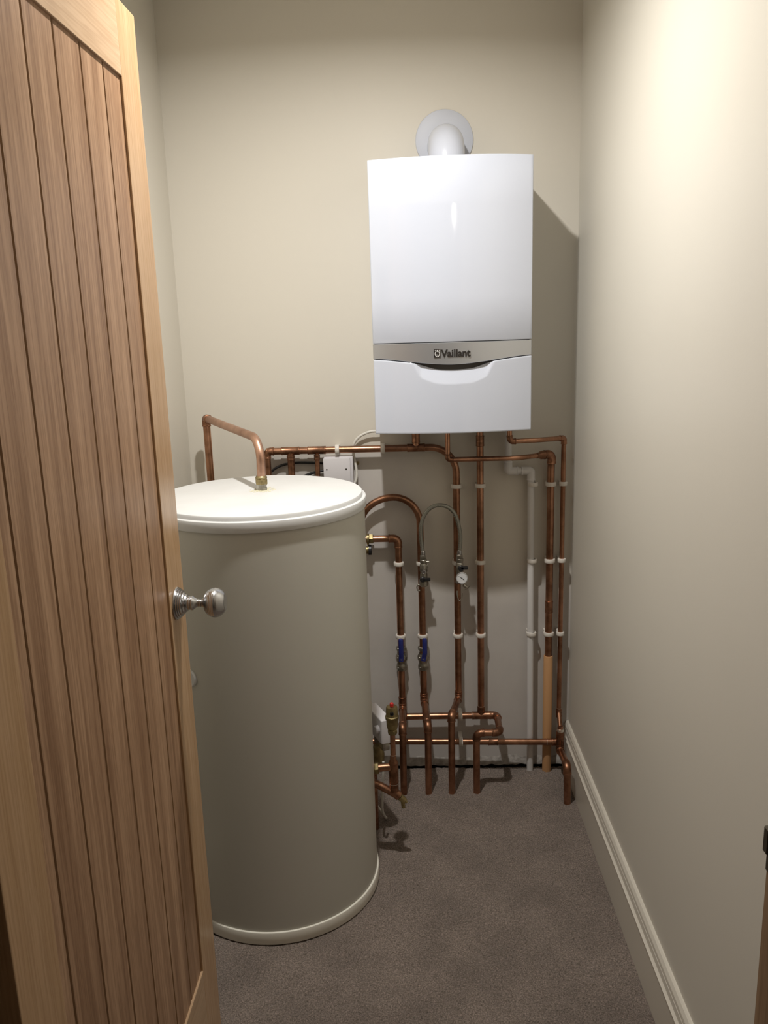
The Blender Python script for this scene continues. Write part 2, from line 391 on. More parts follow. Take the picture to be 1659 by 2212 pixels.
# ceiling lamps that light the place
def downlight(x, y, r, label):
    t = thing('ceiling_downlight', label, 'light', (x, y, CEIL))
    obj('bezel', lathe(nb(), (x, y, CEIL+0.002), (0, 0, -1), [(0, r*0.8), (0, r*1.35), (0.004, r*1.3), (0.006, r*1.05), (0.003, r)], 40), m_white, t)
    obj('lens', lathe(nb(), (x, y, CEIL+0.002), (0, 0, -1), [(0.0025, 0.0), (0.0025, r*1.02), (0.0005, r*1.02)], 32), m_emit, t)
downlight(LX, LY, 0.034, 'small round lit downlight in the cupboard ceiling')
t = thing('ceiling_dome_light', 'lit glass dome light on the hall ceiling behind the camera', 'light', (HX, HY, CEIL))
obj('base_plate', lathe(nb(), (HX, HY, CEIL+0.001), (0, 0, -1), [(0, 0.07), (0.030, 0.07), (0.034, 0.05)], 32), m_white, t)
obj('glass_dome', lathe(nb(), (HX, HY, CEIL-0.028), (0, 0, -1), [(0.078-0.085*math.cos(math.pi*k/14)*(0.92), max(0.0, 0.085*math.sin(math.pi*k/14))) for k in range(15)], 32), m_dome, t)

# ---------------------------------------------------------------- boiler
BX0, BX1, BZ0, BZ1, BYS, BUL = -0.0890, 0.3470, 1.188, 1.910, -0.266, 0.034
BW = BX1-BX0
boiler = thing('wall_boiler', 'glossy white wall-hung boiler with curved front and silver logo band', 'boiler', ((BX0+BX1)/2, 0, BZ0))
def by(u): return BYS-BUL*(1-(2*u-1)**2)
def sst(a, b, x):
    t = min(1, max(0, (x-a)/(b-a))); return t*t*(3-2*t)
bm = nb(); box(bm, (BX0+0.0015, BYS+0.020, BZ0+0.002), (BX1-0.0015, -0.004, BZ1-0.002), 0.003, 2); obj('casing', bm, m_boiler, boiler)
bm = nb(); box(bm, (BX0+0.006, BYS+0.004, BZ0+0.006), (BX1-0.006, BYS+0.022, BZ1-0.006)); obj('inner_frame', bm, m_boiler_in, boiler, False)
def front_piece(zlo, zhi, depth=None, back=0.018, nu=72, nv=3, rim=0.002):
    """zlo/zhi: functions of u; depth(u,z): inward offset; back face flat"""
    bm = nb(); g = []
    us = [0.0, 0.004]+[0.004+0.992*i/nu for i in range(1, nu)]+[0.996, 1.0]
    for u in us:
        a, b = zlo(u), zhi(u); col = []
        vs = [0.0]+[rim/(b-a)]+[rim/(b-a)+(1-2*rim/(b-a))*k/nv for k in range(1, nv)]+[1-rim/(b-a), 1.0]
        for vv in vs:
            z = a+(b-a)*vv; y = by(u)+(depth(u, z) if depth else 0)
            if vv in (0.0, 1.0): y += 0.0012
            if u in (0.0, 1.0): y += 0.0018
            col.append(bm.verts.new((BX0+u*BW, y, z)))
        g.append(col)
    yb = BYS+back; bk = [[bm.verts.new((c[0].co.x, yb, c[0].co.z)), bm.verts.new((c[-1].co.x, yb, c[-1].co.z))] for c in g]
    for i in range(len(g)-1):
        for k in range(len(g[0])-1): bm.faces.new((g[i][k], g[i+1][k], g[i+1][k+1], g[i][k+1]))
        bm.faces.new((bk[i][0], bk[i+1][0], g[i+1][0], g[i][0])); bm.faces.new((g[i][-1], g[i+1][-1], bk[i+1][1], bk[i][1]))
    bm.faces.new([c for c in g[0]]+[bk[0][1], bk[0][0]]); bm.faces.new(([c for c in g[-1]]+[bk[-1][1], bk[-1][0]])[::-1])
    return bm
obj('upper_panel', front_piece(lambda u: 1.4375, lambda u: BZ1, nv=4), m_boiler, boiler)
def zband(u): return 1.3955-0.0195*(1-abs(2*u-1)**1.7)**1.6
bd = obj('silver_band', front_piece(zband, lambda u: 1.4355, lambda u, z: 0.0005, rim=0.001), m_silver, boiler); bd['label'] = 'brushed silver band with raised dark lettering'
def gs(u): return sst(0.24, 0.42, u)*(1-sst(0.60, 0.78, u))
def ztop(u): return zband(u)-0.0025-0.0125*gs(u)
def gd(u): return sst(0.245, 0.31, u)*(1-sst(0.70, 0.765, u))
def dep(u, z):
    zt = ztop(u); zs = zt-0.004-0.030*gd(u)-0.004*gs(u)
    return 0.0135*gd(u)*min(1, max(0, (z-zs)/max(1e-4, zt-zs)))
obj('lower_panel', front_piece(lambda u: BZ0, ztop, dep, nu=110, nv=70), m_boiler, boiler)

# lettering and emblem on the band
def text_mesh(name, s, size, extr, loc, m, parent, off=0.0, sx=1.0):
    cu = bpy.data.curves.new(name, 'FONT'); cu.body = s; cu.size = size; cu.extrude = extr; cu.offset = off; cu.align_x = 'LEFT'
    tmp = bpy.data.objects.new(name, cu); C.objects.link(tmp); bpy.context.view_layer.update()
    me = bpy.data.meshes.new_from_object(tmp.evaluated_get(bpy.context.evaluated_depsgraph_get())); bpy.data.objects.remove(tmp)
    me.transform(Matrix.Translation(loc) @ Matrix.Rotation(math.pi/2, 4, 'X') @ Matrix.Diagonal((sx, 1, 1, 1)))
    o = bpy.data.objects.new(name, me); C.objects.link(o); me.materials.append(m)
    o.parent = parent; o.matrix_parent_inverse = Matrix.Translation(boiler.location).inverted() if parent is boiler else Matrix.Identity(4)
    return o
YB = by(0.5)
lt = text_mesh('lettering', 'Vaillant', 0.0275, 0.0012, (0.0975, YB-0.0003, 1.3972), m_logo, boiler, 0.0008, 0.97); lt.parent = bd; lt.matrix_parent_inverse = Matrix.Identity(4); lt['label'] = 'raised dark lettering on the silver band'
bm = nb(); box(bm, (0.0775, YB-0.0012, 1.3960), (0.0955, YB+0.002, 1.4185), 0.0008, 2)
em = obj('emblem', bm, m_logo, bd); em['label'] = 'dark square badge with a pale oval egg and hare head'
bm = nb(); cx, cz = 0.0865, 1.4058; pts = []
for k in range(25):
    a = math.radians(125)+math.radians(290)*k/24; pts.append((cx+0.0060*math.cos(a), YB-0.0013, cz+0.0075*math.sin(a)))
tube(bm, pts, 0.0008, 8); lathe(bm, (cx, YB-0.0008, cz+0.0075), (0, -1, 0), [(0, 0.0024), (0.0010, 0.0022), (0.0012, 0)], 16)
for s in (-1, 1):
    tube(bm, [(cx+s*0.001, YB-0.0013, cz-0.005), (cx+s*0.0012, YB-0.0013, cz-0.001)], 0.0004, 6)
    tube(bm, [(cx+s*0.0042, YB-0.0013, cz+0.0082), (cx+s*0.0062, YB-0.0013, cz+0.0098)], 0.0006, 6)
obj('egg_mark', bm, m_logo_light, boiler)

# flue: flange on the wall and a fat elbow dropping into the boiler top
flue = thing('boiler_flue', 'white round flue elbow with wall collar above the boiler', 'flue', (0.128, 0, BZ1))
FX = 0.1275
obj('wall_collar', lathe(nb(), (FX, -0.0, 2.004), (0, -1, 0), [(0, 0.0835), (0.003, 0.0840), (0.005, 0.0832), (0.006, 0.081), (0.008, 0.060), (0.009, 0.050), (0.009, 0.0)], 64), m_collar, flue)
pth = fillet([((FX, -0.004, 1.984), 0), ((FX, -0.130, 1.984), 0.070), ((FX, -0.130, 1.9085), 0)])
obj('elbow', tube(nb(), pth, 0.0505, 48), m_flue, flue)
obj('socket', lathe(nb(), (FX, -0.130, 1.9085), (0, 0, 1), [(0, 0.058), (0.010, 0.058), (0.013, 0.055), (0.016, 0.0507)], 48), m_flue, flue)
bm = nb(); box(bm, (FX+0.050, -0.142, 1.9085), (FX+0.068, -0.122, 1.925), 0.003, 2); obj('test_point_cap', bm, m_flue, flue)

# ---------------------------------------------------------------- hot water cylinder
TX, TY, TR = -0.3724, -0.5783, 0.2659
tank = thing('hot_water_cylinder', 'tall grey-beige hot water cylinder with a white lid, beside the open door', 'water tank', (TX, TY, 0))
obj('casing', lathe(nb(), (TX, TY, 0), (0, 0, 1), [(0.012, 0.2615), (1.06, 0.2615)], 128), m_tank, tank)
lid = obj('lid', lathe(nb(), (TX, TY, 0), (0, 0, 1), [(1.0508, 0.2620), (1.0508, 0.2655), (1.052, 0.2662), (1.0700, 0.2662), (1.0745, 0.2650), (1.0765, 0.2622), (1.0768, 0.2600), (1.0750, 0.2592), (1.0755, 0.2578), (1.0835, 0.2572), (1.0862, 0.2555), (1.0868, 0.2530), (1.0868, 0.0)], 160), m_lid, tank)
obj('base_ring', lathe(nb(), (TX, TY, 0), (0, 0, 1), [(0.0035, 0.2560), (0.0035, 0.2655), (0.006, 0.2665), (0.034, 0.2665), (0.0365, 0.2655), (0.0372, 0.2635), (0.0372, 0.2610)], 160), m_ring, tank)
# small round cap on the casing, mostly behind the door edge
ca = Vector((-0.522, -0.792, 0.692)); cn = (Vector((ca.x, ca.y, 0))-Vector((TX, TY, 0))).normalized()
cpos = Vector((TX, TY, 0))+cn*0.2600+Vector((0, 0, 0.692))
o = obj('casing_plug', lathe(nb(), cpos, cn, [(0, 0.0215), (0.004, 0.0215), (0.0065, 0.019), (0.007, 0.0)], 32), m_lid, tank); o['label'] = 'round cream plug on the side of the casing'
# crumbs of sealant round the top outlet
bm = nb()
for k in range(150):
    a = random.uniform(0, 2*math.pi); rr = random.uniform(0.012, 0.034)
    p = Vector((-0.3725+rr*math.cos(a), -0.535+rr*math.sin(a), 1.0870)); s = random.uniform(0.0008, 0.0024)
    r = bmesh.ops.create_icosphere(bm, subdivisions=1, radius=s, matrix=Matrix.Translation(p) @ Matrix.Diagonal((1.3, 1, 0.6, 1)))
o = obj('sealant_crumbs', bm, m_foam, lid); o['kind'] = 'stuff'
obj('outlet_hole', lathe(nb(), (-0.3725, -0.535, 1.0862), (0, 0, 1), [(0, 0.0185), (0.0012, 0.0180), (0.0016, 0.0)], 24), m_foam, lid)

# ---------------------------------------------------------------- pipework
R22, R15, YP = 0.011, 0.0075, -0.036
def run(name, label, loc, group=None, cat='pipe'): return thing(name, label, cat, loc, group)

# pipe over the lid
t = run('vent_pipe', 'bent copper pipe rising from the lid and over to a riser behind the cylinder', (-0.3725, -0.535, 1.087))
E1 = Vector((-0.609, -0.092, 1.226))
obj('pipe', tube(nb(), fillet([((-0.3725, -0.535, 1.112), 0), ((-0.3685, -0.535, 1.216), 0.062), (E1, 0)]), R22, 28), m_cu_pink, t)
rod('riser', E1, (-0.607, -0.092, 0.30), R22, m_cu, t, 24)
elbow('elbow', (-0.3685, -0.535, 1.216), E1, (-0.609, -0.092, 0.9), 0.0127, m_cu_fit, t, 0.024, 0.008)
obj('threaded_nipple', lathe(nb(), (-0.3725, -0.535, 1.0872), (0, 0, 1), [(0, 0.0135), (0.006, 0.0135), (0.0065, 0.0125), (0.0125, 0.0125), (0.013, 0.014), (0.016, 0.014)], 24), m_nickel, t)
o = obj('compression_nut', hexnut(nb(), (-0.3725, -0.535, 1.102), (0, 0, 1), 0.015, 0.0165), m_brass, t)
obj('nut_collar', lathe(nb(), (-0.3725, -0.535, 1.117), (0, 0, 1), [(0, 0.0150), (0.004, 0.0150), (0.007, 0.0118)], 24), m_brass, t)

# header under the boiler, its three legs and the down pipe C
t = run('header_pipe', 'horizontal copper pipe left of the boiler, curving down into the third upright pipe', (0.149, YP, 0))
ZH, XC = 1.1115, 0.150
pth = fillet([((-0.440, YP, ZH), 0), ((XC, YP, ZH), 0.082), ((XC, YP, 0.262), 0.010), ((0.1185, -0.168, 0.262), 0.012), ((0.1185, -0.168, -0.004), 0)])
# the offset near the floor slopes forward and down a little
pth = fillet([((-0.440, YP, ZH), 0), ((XC, YP, ZH), 0.082), ((XC, YP, 0.268), 0.010), ((0.1190, -0.168, 0.272), 0.012), ((0.1180, -0.168, -0.004), 0)])
obj('pipe', tube(nb(), pth, R22, 24), m_cu, t)
for x, r in ((-0.440, R22), (-0.3655, R22), (-0.2835, R15)): rod('drop_leg', (x, YP, ZH), (x, YP, 0.0), r, m_cu_fit, t)
elbow('elbow', (-0.3, YP, ZH), (-0.440, YP, ZH), (-0.440, YP, 1.0), 0.0127, m_cu_fit, t)
for x, r in ((-0.3655, 0.0127), (-0.2835, 0.0095)):
    collar('tee', (x, YP, ZH), (1, 0, 0), 0.058, 0.0127, m_cu_fit, t)
    collar('socket', (x, YP, ZH-0.022), (0, 0, 1), 0.016, r, m_cu_fit, t)
collar('tee', (0.0262, YP, ZH), (1, 0, 0), 0.056, 0.0127, m_cu_fit, t)
rod('boiler_tail', (0.0262, YP, ZH), (0.0262, YP, BZ0+0.010), R22, m_cu, t)
collar('coupling', (0.0262, YP, ZH+0.030), (0, 0, 1), 0.030, 0.0127, m_cu_fit, t)
collar('coupling', (XC, YP, 0.283), (0, 0, 1), 0.026, 0.0127, m_cu_fit, t)
elbow('elbow', (XC, YP, 0.4), (XC, YP, 0.268), (0.119, -0.168, 0.272), 0.0127, m_cu_fit, t, 0.018)
elbow('elbow', (XC, YP, 0.268), (0.119, -0.168, 0.272), (0.118, -0.168, 0.0), 0.0127, m_cu_fit, t, 0.020)

# pipe A
XA = -0.037
t = run('copper_pipe', 'first copper pipe right of the cylinder, with a square bend at its top', (XA, YP, 0), 'copper pipes on the back wall')
pth = fillet([((-0.20, YP, 0.822), 0), ((XA, YP, 0.822), 0.016), ((XA, YP, 0.236), 0.012), ((XA, -0.168, 0.232), 0.012), ((-0.038, -0.168, -0.004), 0)])
obj('pipe', tube(nb(), pth, R22, 24), m_cu, t)
elbow('elbow', (-0.2, YP, 0.822), (XA, YP, 0.822), (XA, YP, 0.6), 0.0127, m_cu_fit, t, 0.030, 0.017)
obj('compression_nut', hexnut(nb(), (-0.130, YP, 0.822), (1, 0, 0), 0.014, 0.0165), m_brass, t)
obj('nut_collar', lathe(nb(), (-0.137, YP, 0.822), (1, 0, 0), [(0, 0.0175), (0.007, 0.0175)], 24), m_brass, t)
collar('coupling', (XA, YP, 0.262), (0, 0, 1), 0.030, 0.0127, m_cu_fit, t)
collar('tee', (XA, YP, 0.214), (0, 0, 1), 0.050, 0.0130, m_cu_fit, t)
elbow('elbow', (XA, YP, 0.4), (XA, YP, 0.236), (XA, -0.168, 0.232), 0.0127, m_cu_fit, t, 0.018)
elbow('elbow', (XA, YP, 0.236), (XA, -0.168, 0.232), (-0.038, -0.168, 0), 0.0127, m_cu_fit, t, 0.022)

# pipe B with the arched top
XB = 0.035
t = run('copper_pipe', 'second copper pipe right of the cylinder, arching over at the top to behind it', (XB, YP, 0), 'copper pipes on the back wall')
arc = [Vector((-0.050+0.0835*math.cos(a), YP, 0.871+0.085*math.sin(a))) for a in [math.pi*k/22 for k in range(22, -1, -1)]]
arc = [Vector((q.x-0.020*max(0, (-0.05-q.x)/0.0835)**1.2, q.y, q.z)) for q in arc]
pth = [Vector((-0.1580, YP, 0.42))]+arc+[Vector((XB, YP, 0.60))]+fillet([((XB, YP, 0.50), 0), ((XB, YP, 0.262), 0.010), ((0.0440, -0.168, 0.238), 0.012), ((0.0425, -0.168, -0.004), 0)])
obj('pipe', tube(nb(), pth, R22, 24), m_cu, t)
collar('coupling', (XB, YP, 0.276), (0, 0, 1), 0.028, 0.0127, m_cu_fit, t)
elbow('elbow', (XB, YP, 0.4), (XB, YP, 0.262), (0.044, -0.168, 0.238), 0.0127, m_cu_fit, t, 0.020)
elbow('elbow', (XB, YP, 0.262), (0.044, -0.168, 0.238), (0.0425, -0.168, 0), 0.0127, m_cu_fit, t, 0.022)

# pipe D and the upper low-level pipe it drops into
XD = 0.2245
t = run('copper_pipe', 'straight copper pipe dropping from the middle of the boiler, left of the white pipe', (XD, YP, 0), 'copper pipes on the back wall')
rod('pipe', (XD, YP, BZ0+0.010), (XD, YP, 0.205), R22, m_cu, t, 24)
collar('coupling', (XD, YP, 1.128), (0, 0, 1), 0.034, 0.0128, m_cu_fit, t)
ring_line('solder_line', (XD, YP, 1.128), (0, 0, 1), 0.0128, m_cu_pink, t)
ZL1 = 0.205
pth = fillet([((-0.10, YP, ZL1), 0), ((0.278, YP, ZL1), 0.020), ((0.272, -0.168, 0.211), 0.016), ((0.198, -0.168, 0.211), 0.016), ((0.198, -0.168, -0.004), 0)])
pth[0] = Vector((XA, YP, ZL1))
obj('low_branch', tube(nb(), pth, R22, 24), m_cu, t)
collar('tee', (XD, YP, ZL1), (1, 0, 0), 0.060, 0.0128, m_cu_fit, t); collar('socket', (XD, YP, ZL1+0.024), (0, 0, 1), 0.020, 0.0128, m_cu_fit, t)
for x in (XD-0.031, XD+0.031): ring_line('solder_line', (x, YP, ZL1), (1, 0, 0), 0.0118, m_solder, t)
ring_line('solder_line', (XD, YP, ZL1+0.035), (0, 0, 1), 0.0118, m_solder, t)
elbow('elbow', (0.1, YP, ZL1), (0.278, YP, ZL1), (0.272, -0.168, 0.211), 0.0127, m_cu_fit, t, 0.024, 0.018)
elbow('elbow', (0.278, YP, ZL1), (0.272, -0.168, 0.211), (0.198, -0.168, 0.211), 0.0127, m_cu_fit, t, 0.024, 0.018)
elbow('elbow', (0.272, -0.168, 0.211), (0.198, -0.168, 0.211), (0.198, -0.168, 0), 0.0127, m_cu_fit, t, 0.024, 0.018)

# pipe from the boiler to F: small bore, reducer, large down pipe, orange sleeve
XF = 0.4445
t = run('copper_pipe', 'copper pipe crossing under the boiler to the right, its lower half in an orange sleeve', (XF, YP, 0), 'copper pipes on the back wall')
P1 = Vector((0.120, -0.120, 1.085)); P2 = Vector((0.330, -0.115, 1.084)); P3 = Vector((0.402, -0.070, 1.083)); P4 = Vector((0.4445, -0.044, 1.083))
obj('small_pipe', tube(nb(), fillet([((0.1205, -0.120, BZ0+0.010), 0), (P1, 0.012), (P2, 0.10), (P3, 0)]), R15, 20), m_cu, t)
elbow('small_elbow', (0.12, -0.12, 1.18), P1, P2, 0.0088, m_cu_fit, t, 0.016, 0.010)
d = (P4-P3).normalized()
obj('reducer', lathe(nb(), P3-d*0.010, d, [(0, 0.0085), (0.010, 0.0092), (0.016, 0.0128), (0.030, 0.0130)], 24), m_cu_fit, t)
obj('pipe', tube(nb(), fillet([(P3+d*0.01, 0), (P4, 0.016), ((XF, YP, 1.04), 0.05), ((XF, YP, -0.004), 0)]), 0.0115, 24), m_cu, t)
elbow('elbow', P3, P4, (XF, -0.038, 1.0), 0.0135, m_cu_fit, t, 0.030, 0.018)
collar('coupling', (XF, YP, 0.583), (0, 0, 1), 0.040, 0.0129, m_cu_fit, t)
o = obj('sleeve', lathe(nb(), (XF, YP, 0), (0, 0, 1), [(-0.004, 0.0148), (0.4130, 0.0148), (0.4140, 0.0142), (0.4140, 0.0120)], 28), m_orange, t); o['label'] = 'matt orange plastic sleeve'

# pipe G
XG = 0.4825
t = run('copper_pipe', 'thin copper pipe nearest the right wall, fed from a bend under the boiler corner', (XG, YP, 0), 'copper pipes on the back wall')
G1 = Vector((0.3055, -0.125, 1.136)); G2 = Vector((0.400, -0.105, 1.1355)); G3 = Vector((XG-0.001, -0.044, 1.131))
obj('pipe', tube(nb(), fillet([((0.3035, -0.125, BZ0+0.010), 0), (G1, 0.012), (G2, 0.15), (G3, 0.008), ((XG, YP, 1.09), 0.04), ((XG, YP, 0.215), 0.02), ((0.481, -0.072, 0.172), 0)]), R15, 20), m_cu, t)
elbow('small_elbow', (0.3035, -0.125, 1.18), G1, G2, 0.0088, m_cu_fit, t, 0.018, 0.011)
elbow('small_elbow', G2, G3, (XG, -0.038, 1.0), 0.0090, m_cu_fit, t, 0.018, 0.008)
collar('coupling', (XG, YP, 0.216), (0, 0, 1), 0.022, 0.0090, m_cu_fit, t); ring_line('solder_line', (XG, YP, 0.227), (0, 0, 1), 0.0085, m_solder, t)
elbow('small_elbow', (XG, YP, 0.23), (XG, YP, 0.208), (0.481, -0.072, 0.172), 0.0095, m_cu_fit, t, 0.012, 0.012)
obj('reducer', lathe(nb(), (0.481, -0.074, 0.182), (0, 0, -1), [(0, 0.009), (0.012, 0.0095), (0.024, 0.0130), (0.045, 0.0132)], 24), m_cu_fit, t)
o = collar('solder_blob', (0.481, -0.076, 0.168), (0, 0, 1), 0.010, 0.0115, m_solder, t)
collar('tee', (0.481, -0.074, 0.118), (0, 0, 1), 0.040, 0.0132, m_cu_fit, t)
obj('foot_pipe', tube(nb(), fillet([((0.481, -0.074, 0.125), 0), ((0.480, -0.080, 0.098), 0.012), ((0.474, -0.236, 0.130), 0.014), ((0.4765, -0.236, -0.004), 0)]), R22, 24), m_cu, t)
elbow('elbow', (0.480, -0.080, 0.098), (0.474, -0.236, 0.130), (0.4765, -0.236, 0), 0.0130, m_cu_fit, t, 0.026, 0.016)
elbow('elbow', (0.481, -0.074, 0.125), (0.480, -0.080, 0.098), (0.474, -0.236, 0.130), 0.0130, m_cu_fit, t, 0.016, 0.012)

# lowest horizontal pipe
t = run('low_level_pipe', 'lowest horizontal copper pipe, running just above the carpet to the right corner', (0.2, -0.045, 0.12))
rod('pipe', (-0.20, -0.038, 0.118), (0.470, -0.062, 0.118), 0.0105, m_cu, t, 22)
collar('socket', (0.466, -0.062, 0.118), (1, 0, 0), 0.022, 0.0125, m_cu_fit, t)
for x in (0.440,): ring_line('solder_line', (x, -0.0605, 0.118), (1, 0, 0), 0.0108, m_solder, t)
collar('coupling', (0.262, -0.0545, 0.118), (1, 0, -0.0), 0.034, 0.0118, m_cu_fit, t)

# white plastic condensate pipe
XE = 0.389
t = run('white_waste_pipe', 'white plastic pipe stepping right under the boiler and down to the carpet', (XE, -0.033, 0))
obj('pipe', tube(nb(), fillet([((0.312, -0.033, BZ0+0.008), 0), ((0.312, -0.033, 1.030), 0.006), ((XE-0.006, -0.033, 1.030), 0.006), ((XE, -0.033, -0.004), 0)]), 0.0107, 24), m_pvc, t)
elbow('elbow', (0.312, -0.033, 1.2), (0.312, -0.033, 1.030), (XE, -0.033, 1.030), 0.0127, m_pvc, t, 0.030, 0.006)
elbow('elbow', (0.312, -0.033, 1.030), (XE-0.006, -0.033, 1.030), (XE-0.006, -0.033, 0.9), 0.0127, m_pvc, t, 0.030, 0.006)

# ---------------------------------------------------------------- pipe clips
def clip_bm(r, stand):
    """ring clip lying in the local xy plane, pipe axis = z, wall towards +y"""
    bm = nb(); h = 0.0125; ri = r+0.0003; ro = r+0.0055; g = []
    n = 28
    for k in range(n+1):
        a = math.radians(90+28)+math.radians(304)*k/n
        fl = 0.0015 if k in (0, n) else 0
        g.append([bm.verts.new((q*math.cos(a), q*math.sin(a), z)) for q, z in ((ri, -h/2), (ro-0.0008, -h/2), (ro+fl, -h/2+0.0012), (ro+fl, h/2-0.0012), (ro-0.0008, h/2), (ri, h/2))])
    for a, b in zip(g, g[1:]):
        for k in range(6): bm.faces.new((a[k], a[(k+1) % 6], b[(k+1) % 6], b[k]))
    bm.faces.new(g[0]); bm.faces.new(g[-1][::-1])
    box(bm, (-ro*0.72, r*0.95, -h/2), (ro*0.72, stand-0.0005, h/2), 0.0008, 1)
    return bm
protos = {}
def clip(x, y, z, r, label, group, horiz=False):
    key = (r, round(y, 3))
    if key not in protos:
        o = obj('pipe_clip', clip_bm(r, -y), m_clip); protos[key] = o
    else: o = protos[key].copy(); C.objects.link(o)
    o.location = (x, y, z); o.rotation_euler = (0, math.pi/2 if horiz else 0, 0)
    tag(o, label, 'pipe clip', group); return o
PN = {'A': (XA, YP, R22, 'first pipe right of the cylinder'), 'B': (XB, YP, R22, 'second pipe right of the cylinder'), 'C': (XC, YP, R22, 'third pipe right of the cylinder'),
      'D': (XD, YP, R22, 'copper pipe left of the white pipe'), 'E': (XE, -0.033, 0.0107, 'white plastic pipe'),
      'F': (XF, YP, 0.0115, 'pipe with the orange sleeve'), 'G': (XG, YP, R15, 'thin pipe nearest the right wall')}
for row, z, ks in (('top row', 0.987, 'CDEFG'), ('middle row', 0.738, 'ABCDEFG'), ('bottom row', 0.4905, 'ABCDEFG')):
    for k in ks:
        x, y, r, nm = PN[k]
        clip(x, y, z, r, 'white clip of the %s on the %s' % (row, nm), 'white clips on the upright pipes')
clip(-0.2190, YP, ZH, R22, 'white plastic clip on the horizontal pipe above the junction box', 'white clips on the header pipe', True)
clip(-0.0775, YP, ZH, R22, 'white plastic clip on the horizontal pipe at the boiler left corner', 'white clips on the header pipe', True)
clip(0.155, YP, ZL1, R22, 'white plastic clip on the upper low-level pipe behind the third pipe', 'white clips near the carpet', True)
clip(0.155, -0.0508, 0.118, 0.0105, 'white plastic clip on the lowest pipe behind the third pipe', 'white clips near the carpet', True)

# ---------------------------------------------------------------- blue lever valves
def lever_valve(x, lx, label, z=0.405):
    t = thing('lever_valve', label, 'valve', (x, YP, z), 'blue lever valves')
    obj('valve_body', lathe(nb(), (x, YP, z-0.022), (0, 0, 1), [(0, 0.0135), (0.004, 0.0165), (0.006, 0.0168), (0.010, 0.0155), (0.014, 0.0145), (0.020, 0.0150), (0.026, 0.0180), (0.034, 0.0185), (0.042, 0.0170), (0.046, 0.0140), (0.050, 0.0140)], 28), m_nickel, t)
    obj('gland_nut', hexnut(nb(), (x, YP, z-0.032), (0, 0, 1), 0.014, 0.0178), m_nickel, t)
    obj('gland_nut', hexnut(nb(), (x, YP, z+0.003), (0, 0, 1), 0.014, 0.0195), m_nickel, t)
    obj('gland_nut', hexnut(nb(), (x, YP, z+0.036), (0, 0, 1), 0.013, 0.0172), m_nickel, t)
    stem = obj('stem', lathe(nb(), (x, YP-0.014, z+0.018), (0, -1, 0), [(0, 0.009), (0.010, 0.009), (0.011, 0.006), (0.020, 0.006), (0.021, 0.0045), (0.024, 0.0)], 20), m_nickel, t)
    pts = [(x, YP-0.031, z+0.012), (x+(lx-x)*0.5, YP-0.031, z+0.024), (lx, YP-0.036, z+0.040), (lx, YP-0.038, z+0.075), (lx, YP-0.036, z+0.084)]
    bm = nb(); tube(bm, fillet([(p, 0.012) for p in pts]), 0.0078, 16)
    for q in bm.verts: q.co.y = (YP-0.034)+(q.co.y-(YP-0.034))*0.55
    bmesh.ops.create_uvsphere(bm, u_segments=14, v_segments=8, radius=0.0078, matrix=Matrix.Translation((lx, YP-0.035, z+0.084)) @ Matrix.Diagonal((1, 0.55, 1, 1)))
    obj('lever', bm, m_blue, t)
lever_valve(XA, -0.0365, 'blue lever valve on the first pipe right of the cylinder')
lever_valve(XB, 0.0405, 'blue lever valve on the second pipe right of the cylinder, lever slightly right')

# ---------------------------------------------------------------- filling loop
YV = -0.068
t = thing('filling_hose', 'grey braided filling hose arching between the second and third pipes', 'hose', (0.095, YV, 0.93))
k = [(0.0405, 0.772), (0.0385, 0.800), (0.0350, 0.835), (0.0360, 0.868), (0.0450, 0.900), (0.0640, 0.925), (0.0900, 0.9355), (0.1180, 0.930), (0.1390, 0.911), (0.1510, 0.882), (0.1570, 0.850), (0.1585, 0.820), (0.1560, 0.790), (0.1550, 0.778)]
def catmull(P, n=6):
    P = [Vector(p) for p in P]; out = []
    for i in range(len(P)-1):
        a = P[max(0, i-1)]; b = P[i]; c = P[i+1]; d = P[min(len(P)-1, i+2)]
        for s in range(n):
            u = s/n; out.append(0.5*((2*b)+(c-a)*u+(2*a-5*b+4*c-d)*u*u+(3*b-a-3*c+d)*u**3))
    out.append(P[-1]); return out
obj('hose', tube(nb(), catmull([(x, YV-0.006, z) for x, z in k]), 0.0062, 18), m_braid, t)
for x in (0.0405, 0.1550):
    obj('ferrule', lathe(nb(), (x, YV-0.006, 0.790), (0, 0, -1), [(0, 0.0063), (0.002, 0.0074), (0.014, 0.0074), (0.016, 0.0066)], 20), m_chrome, t)
    obj('swivel_nut', hexnut(nb(), (x, YV-0.006, 0.775), (0, 0, -1), 0.013, 0.0105), m_nickel, t)
# left valve with check body
t = thing('filling_valve', 'nickel filling valve with a black tap on the second pipe', 'valve', (0.040, YV, 0.70))
x = 0.0415
obj('valve_body', lathe(nb(), (x, YV-0.004, 0.764), (0, 0, -1), [(0, 0.008), (0.004, 0.0115), (0.012, 0.0115), (0.016, 0.0095), (0.022, 0.0120), (0.040, 0.0125), (0.046, 0.0100), (0.052, 0.0120), (0.066, 0.0125), (0.070, 0.010), (0.074, 0.0135), (0.088, 0.0135), (0.092, 0.0105)], 28), m_nickel, t)
obj('compression_nut', hexnut(nb(), (x, YV-0.002, 0.694), (0, 0, -1), 0.016, 0.0152), m_nickel, t)
obj('side_plug', lathe(nb(), (x, YV-0.014, 0.723), (0, -1, 0), [(0, 0.0070), (0.004, 0.0070), (0.0045, 0.0050), (0.0025, 0.0045), (0.0025, 0)], 20), m_chrome, t)
obj('connector', tube(nb(), [(x, YV, 0.688), (0.037, YP, 0.670)], 0.009, 18), m_nickel, t)
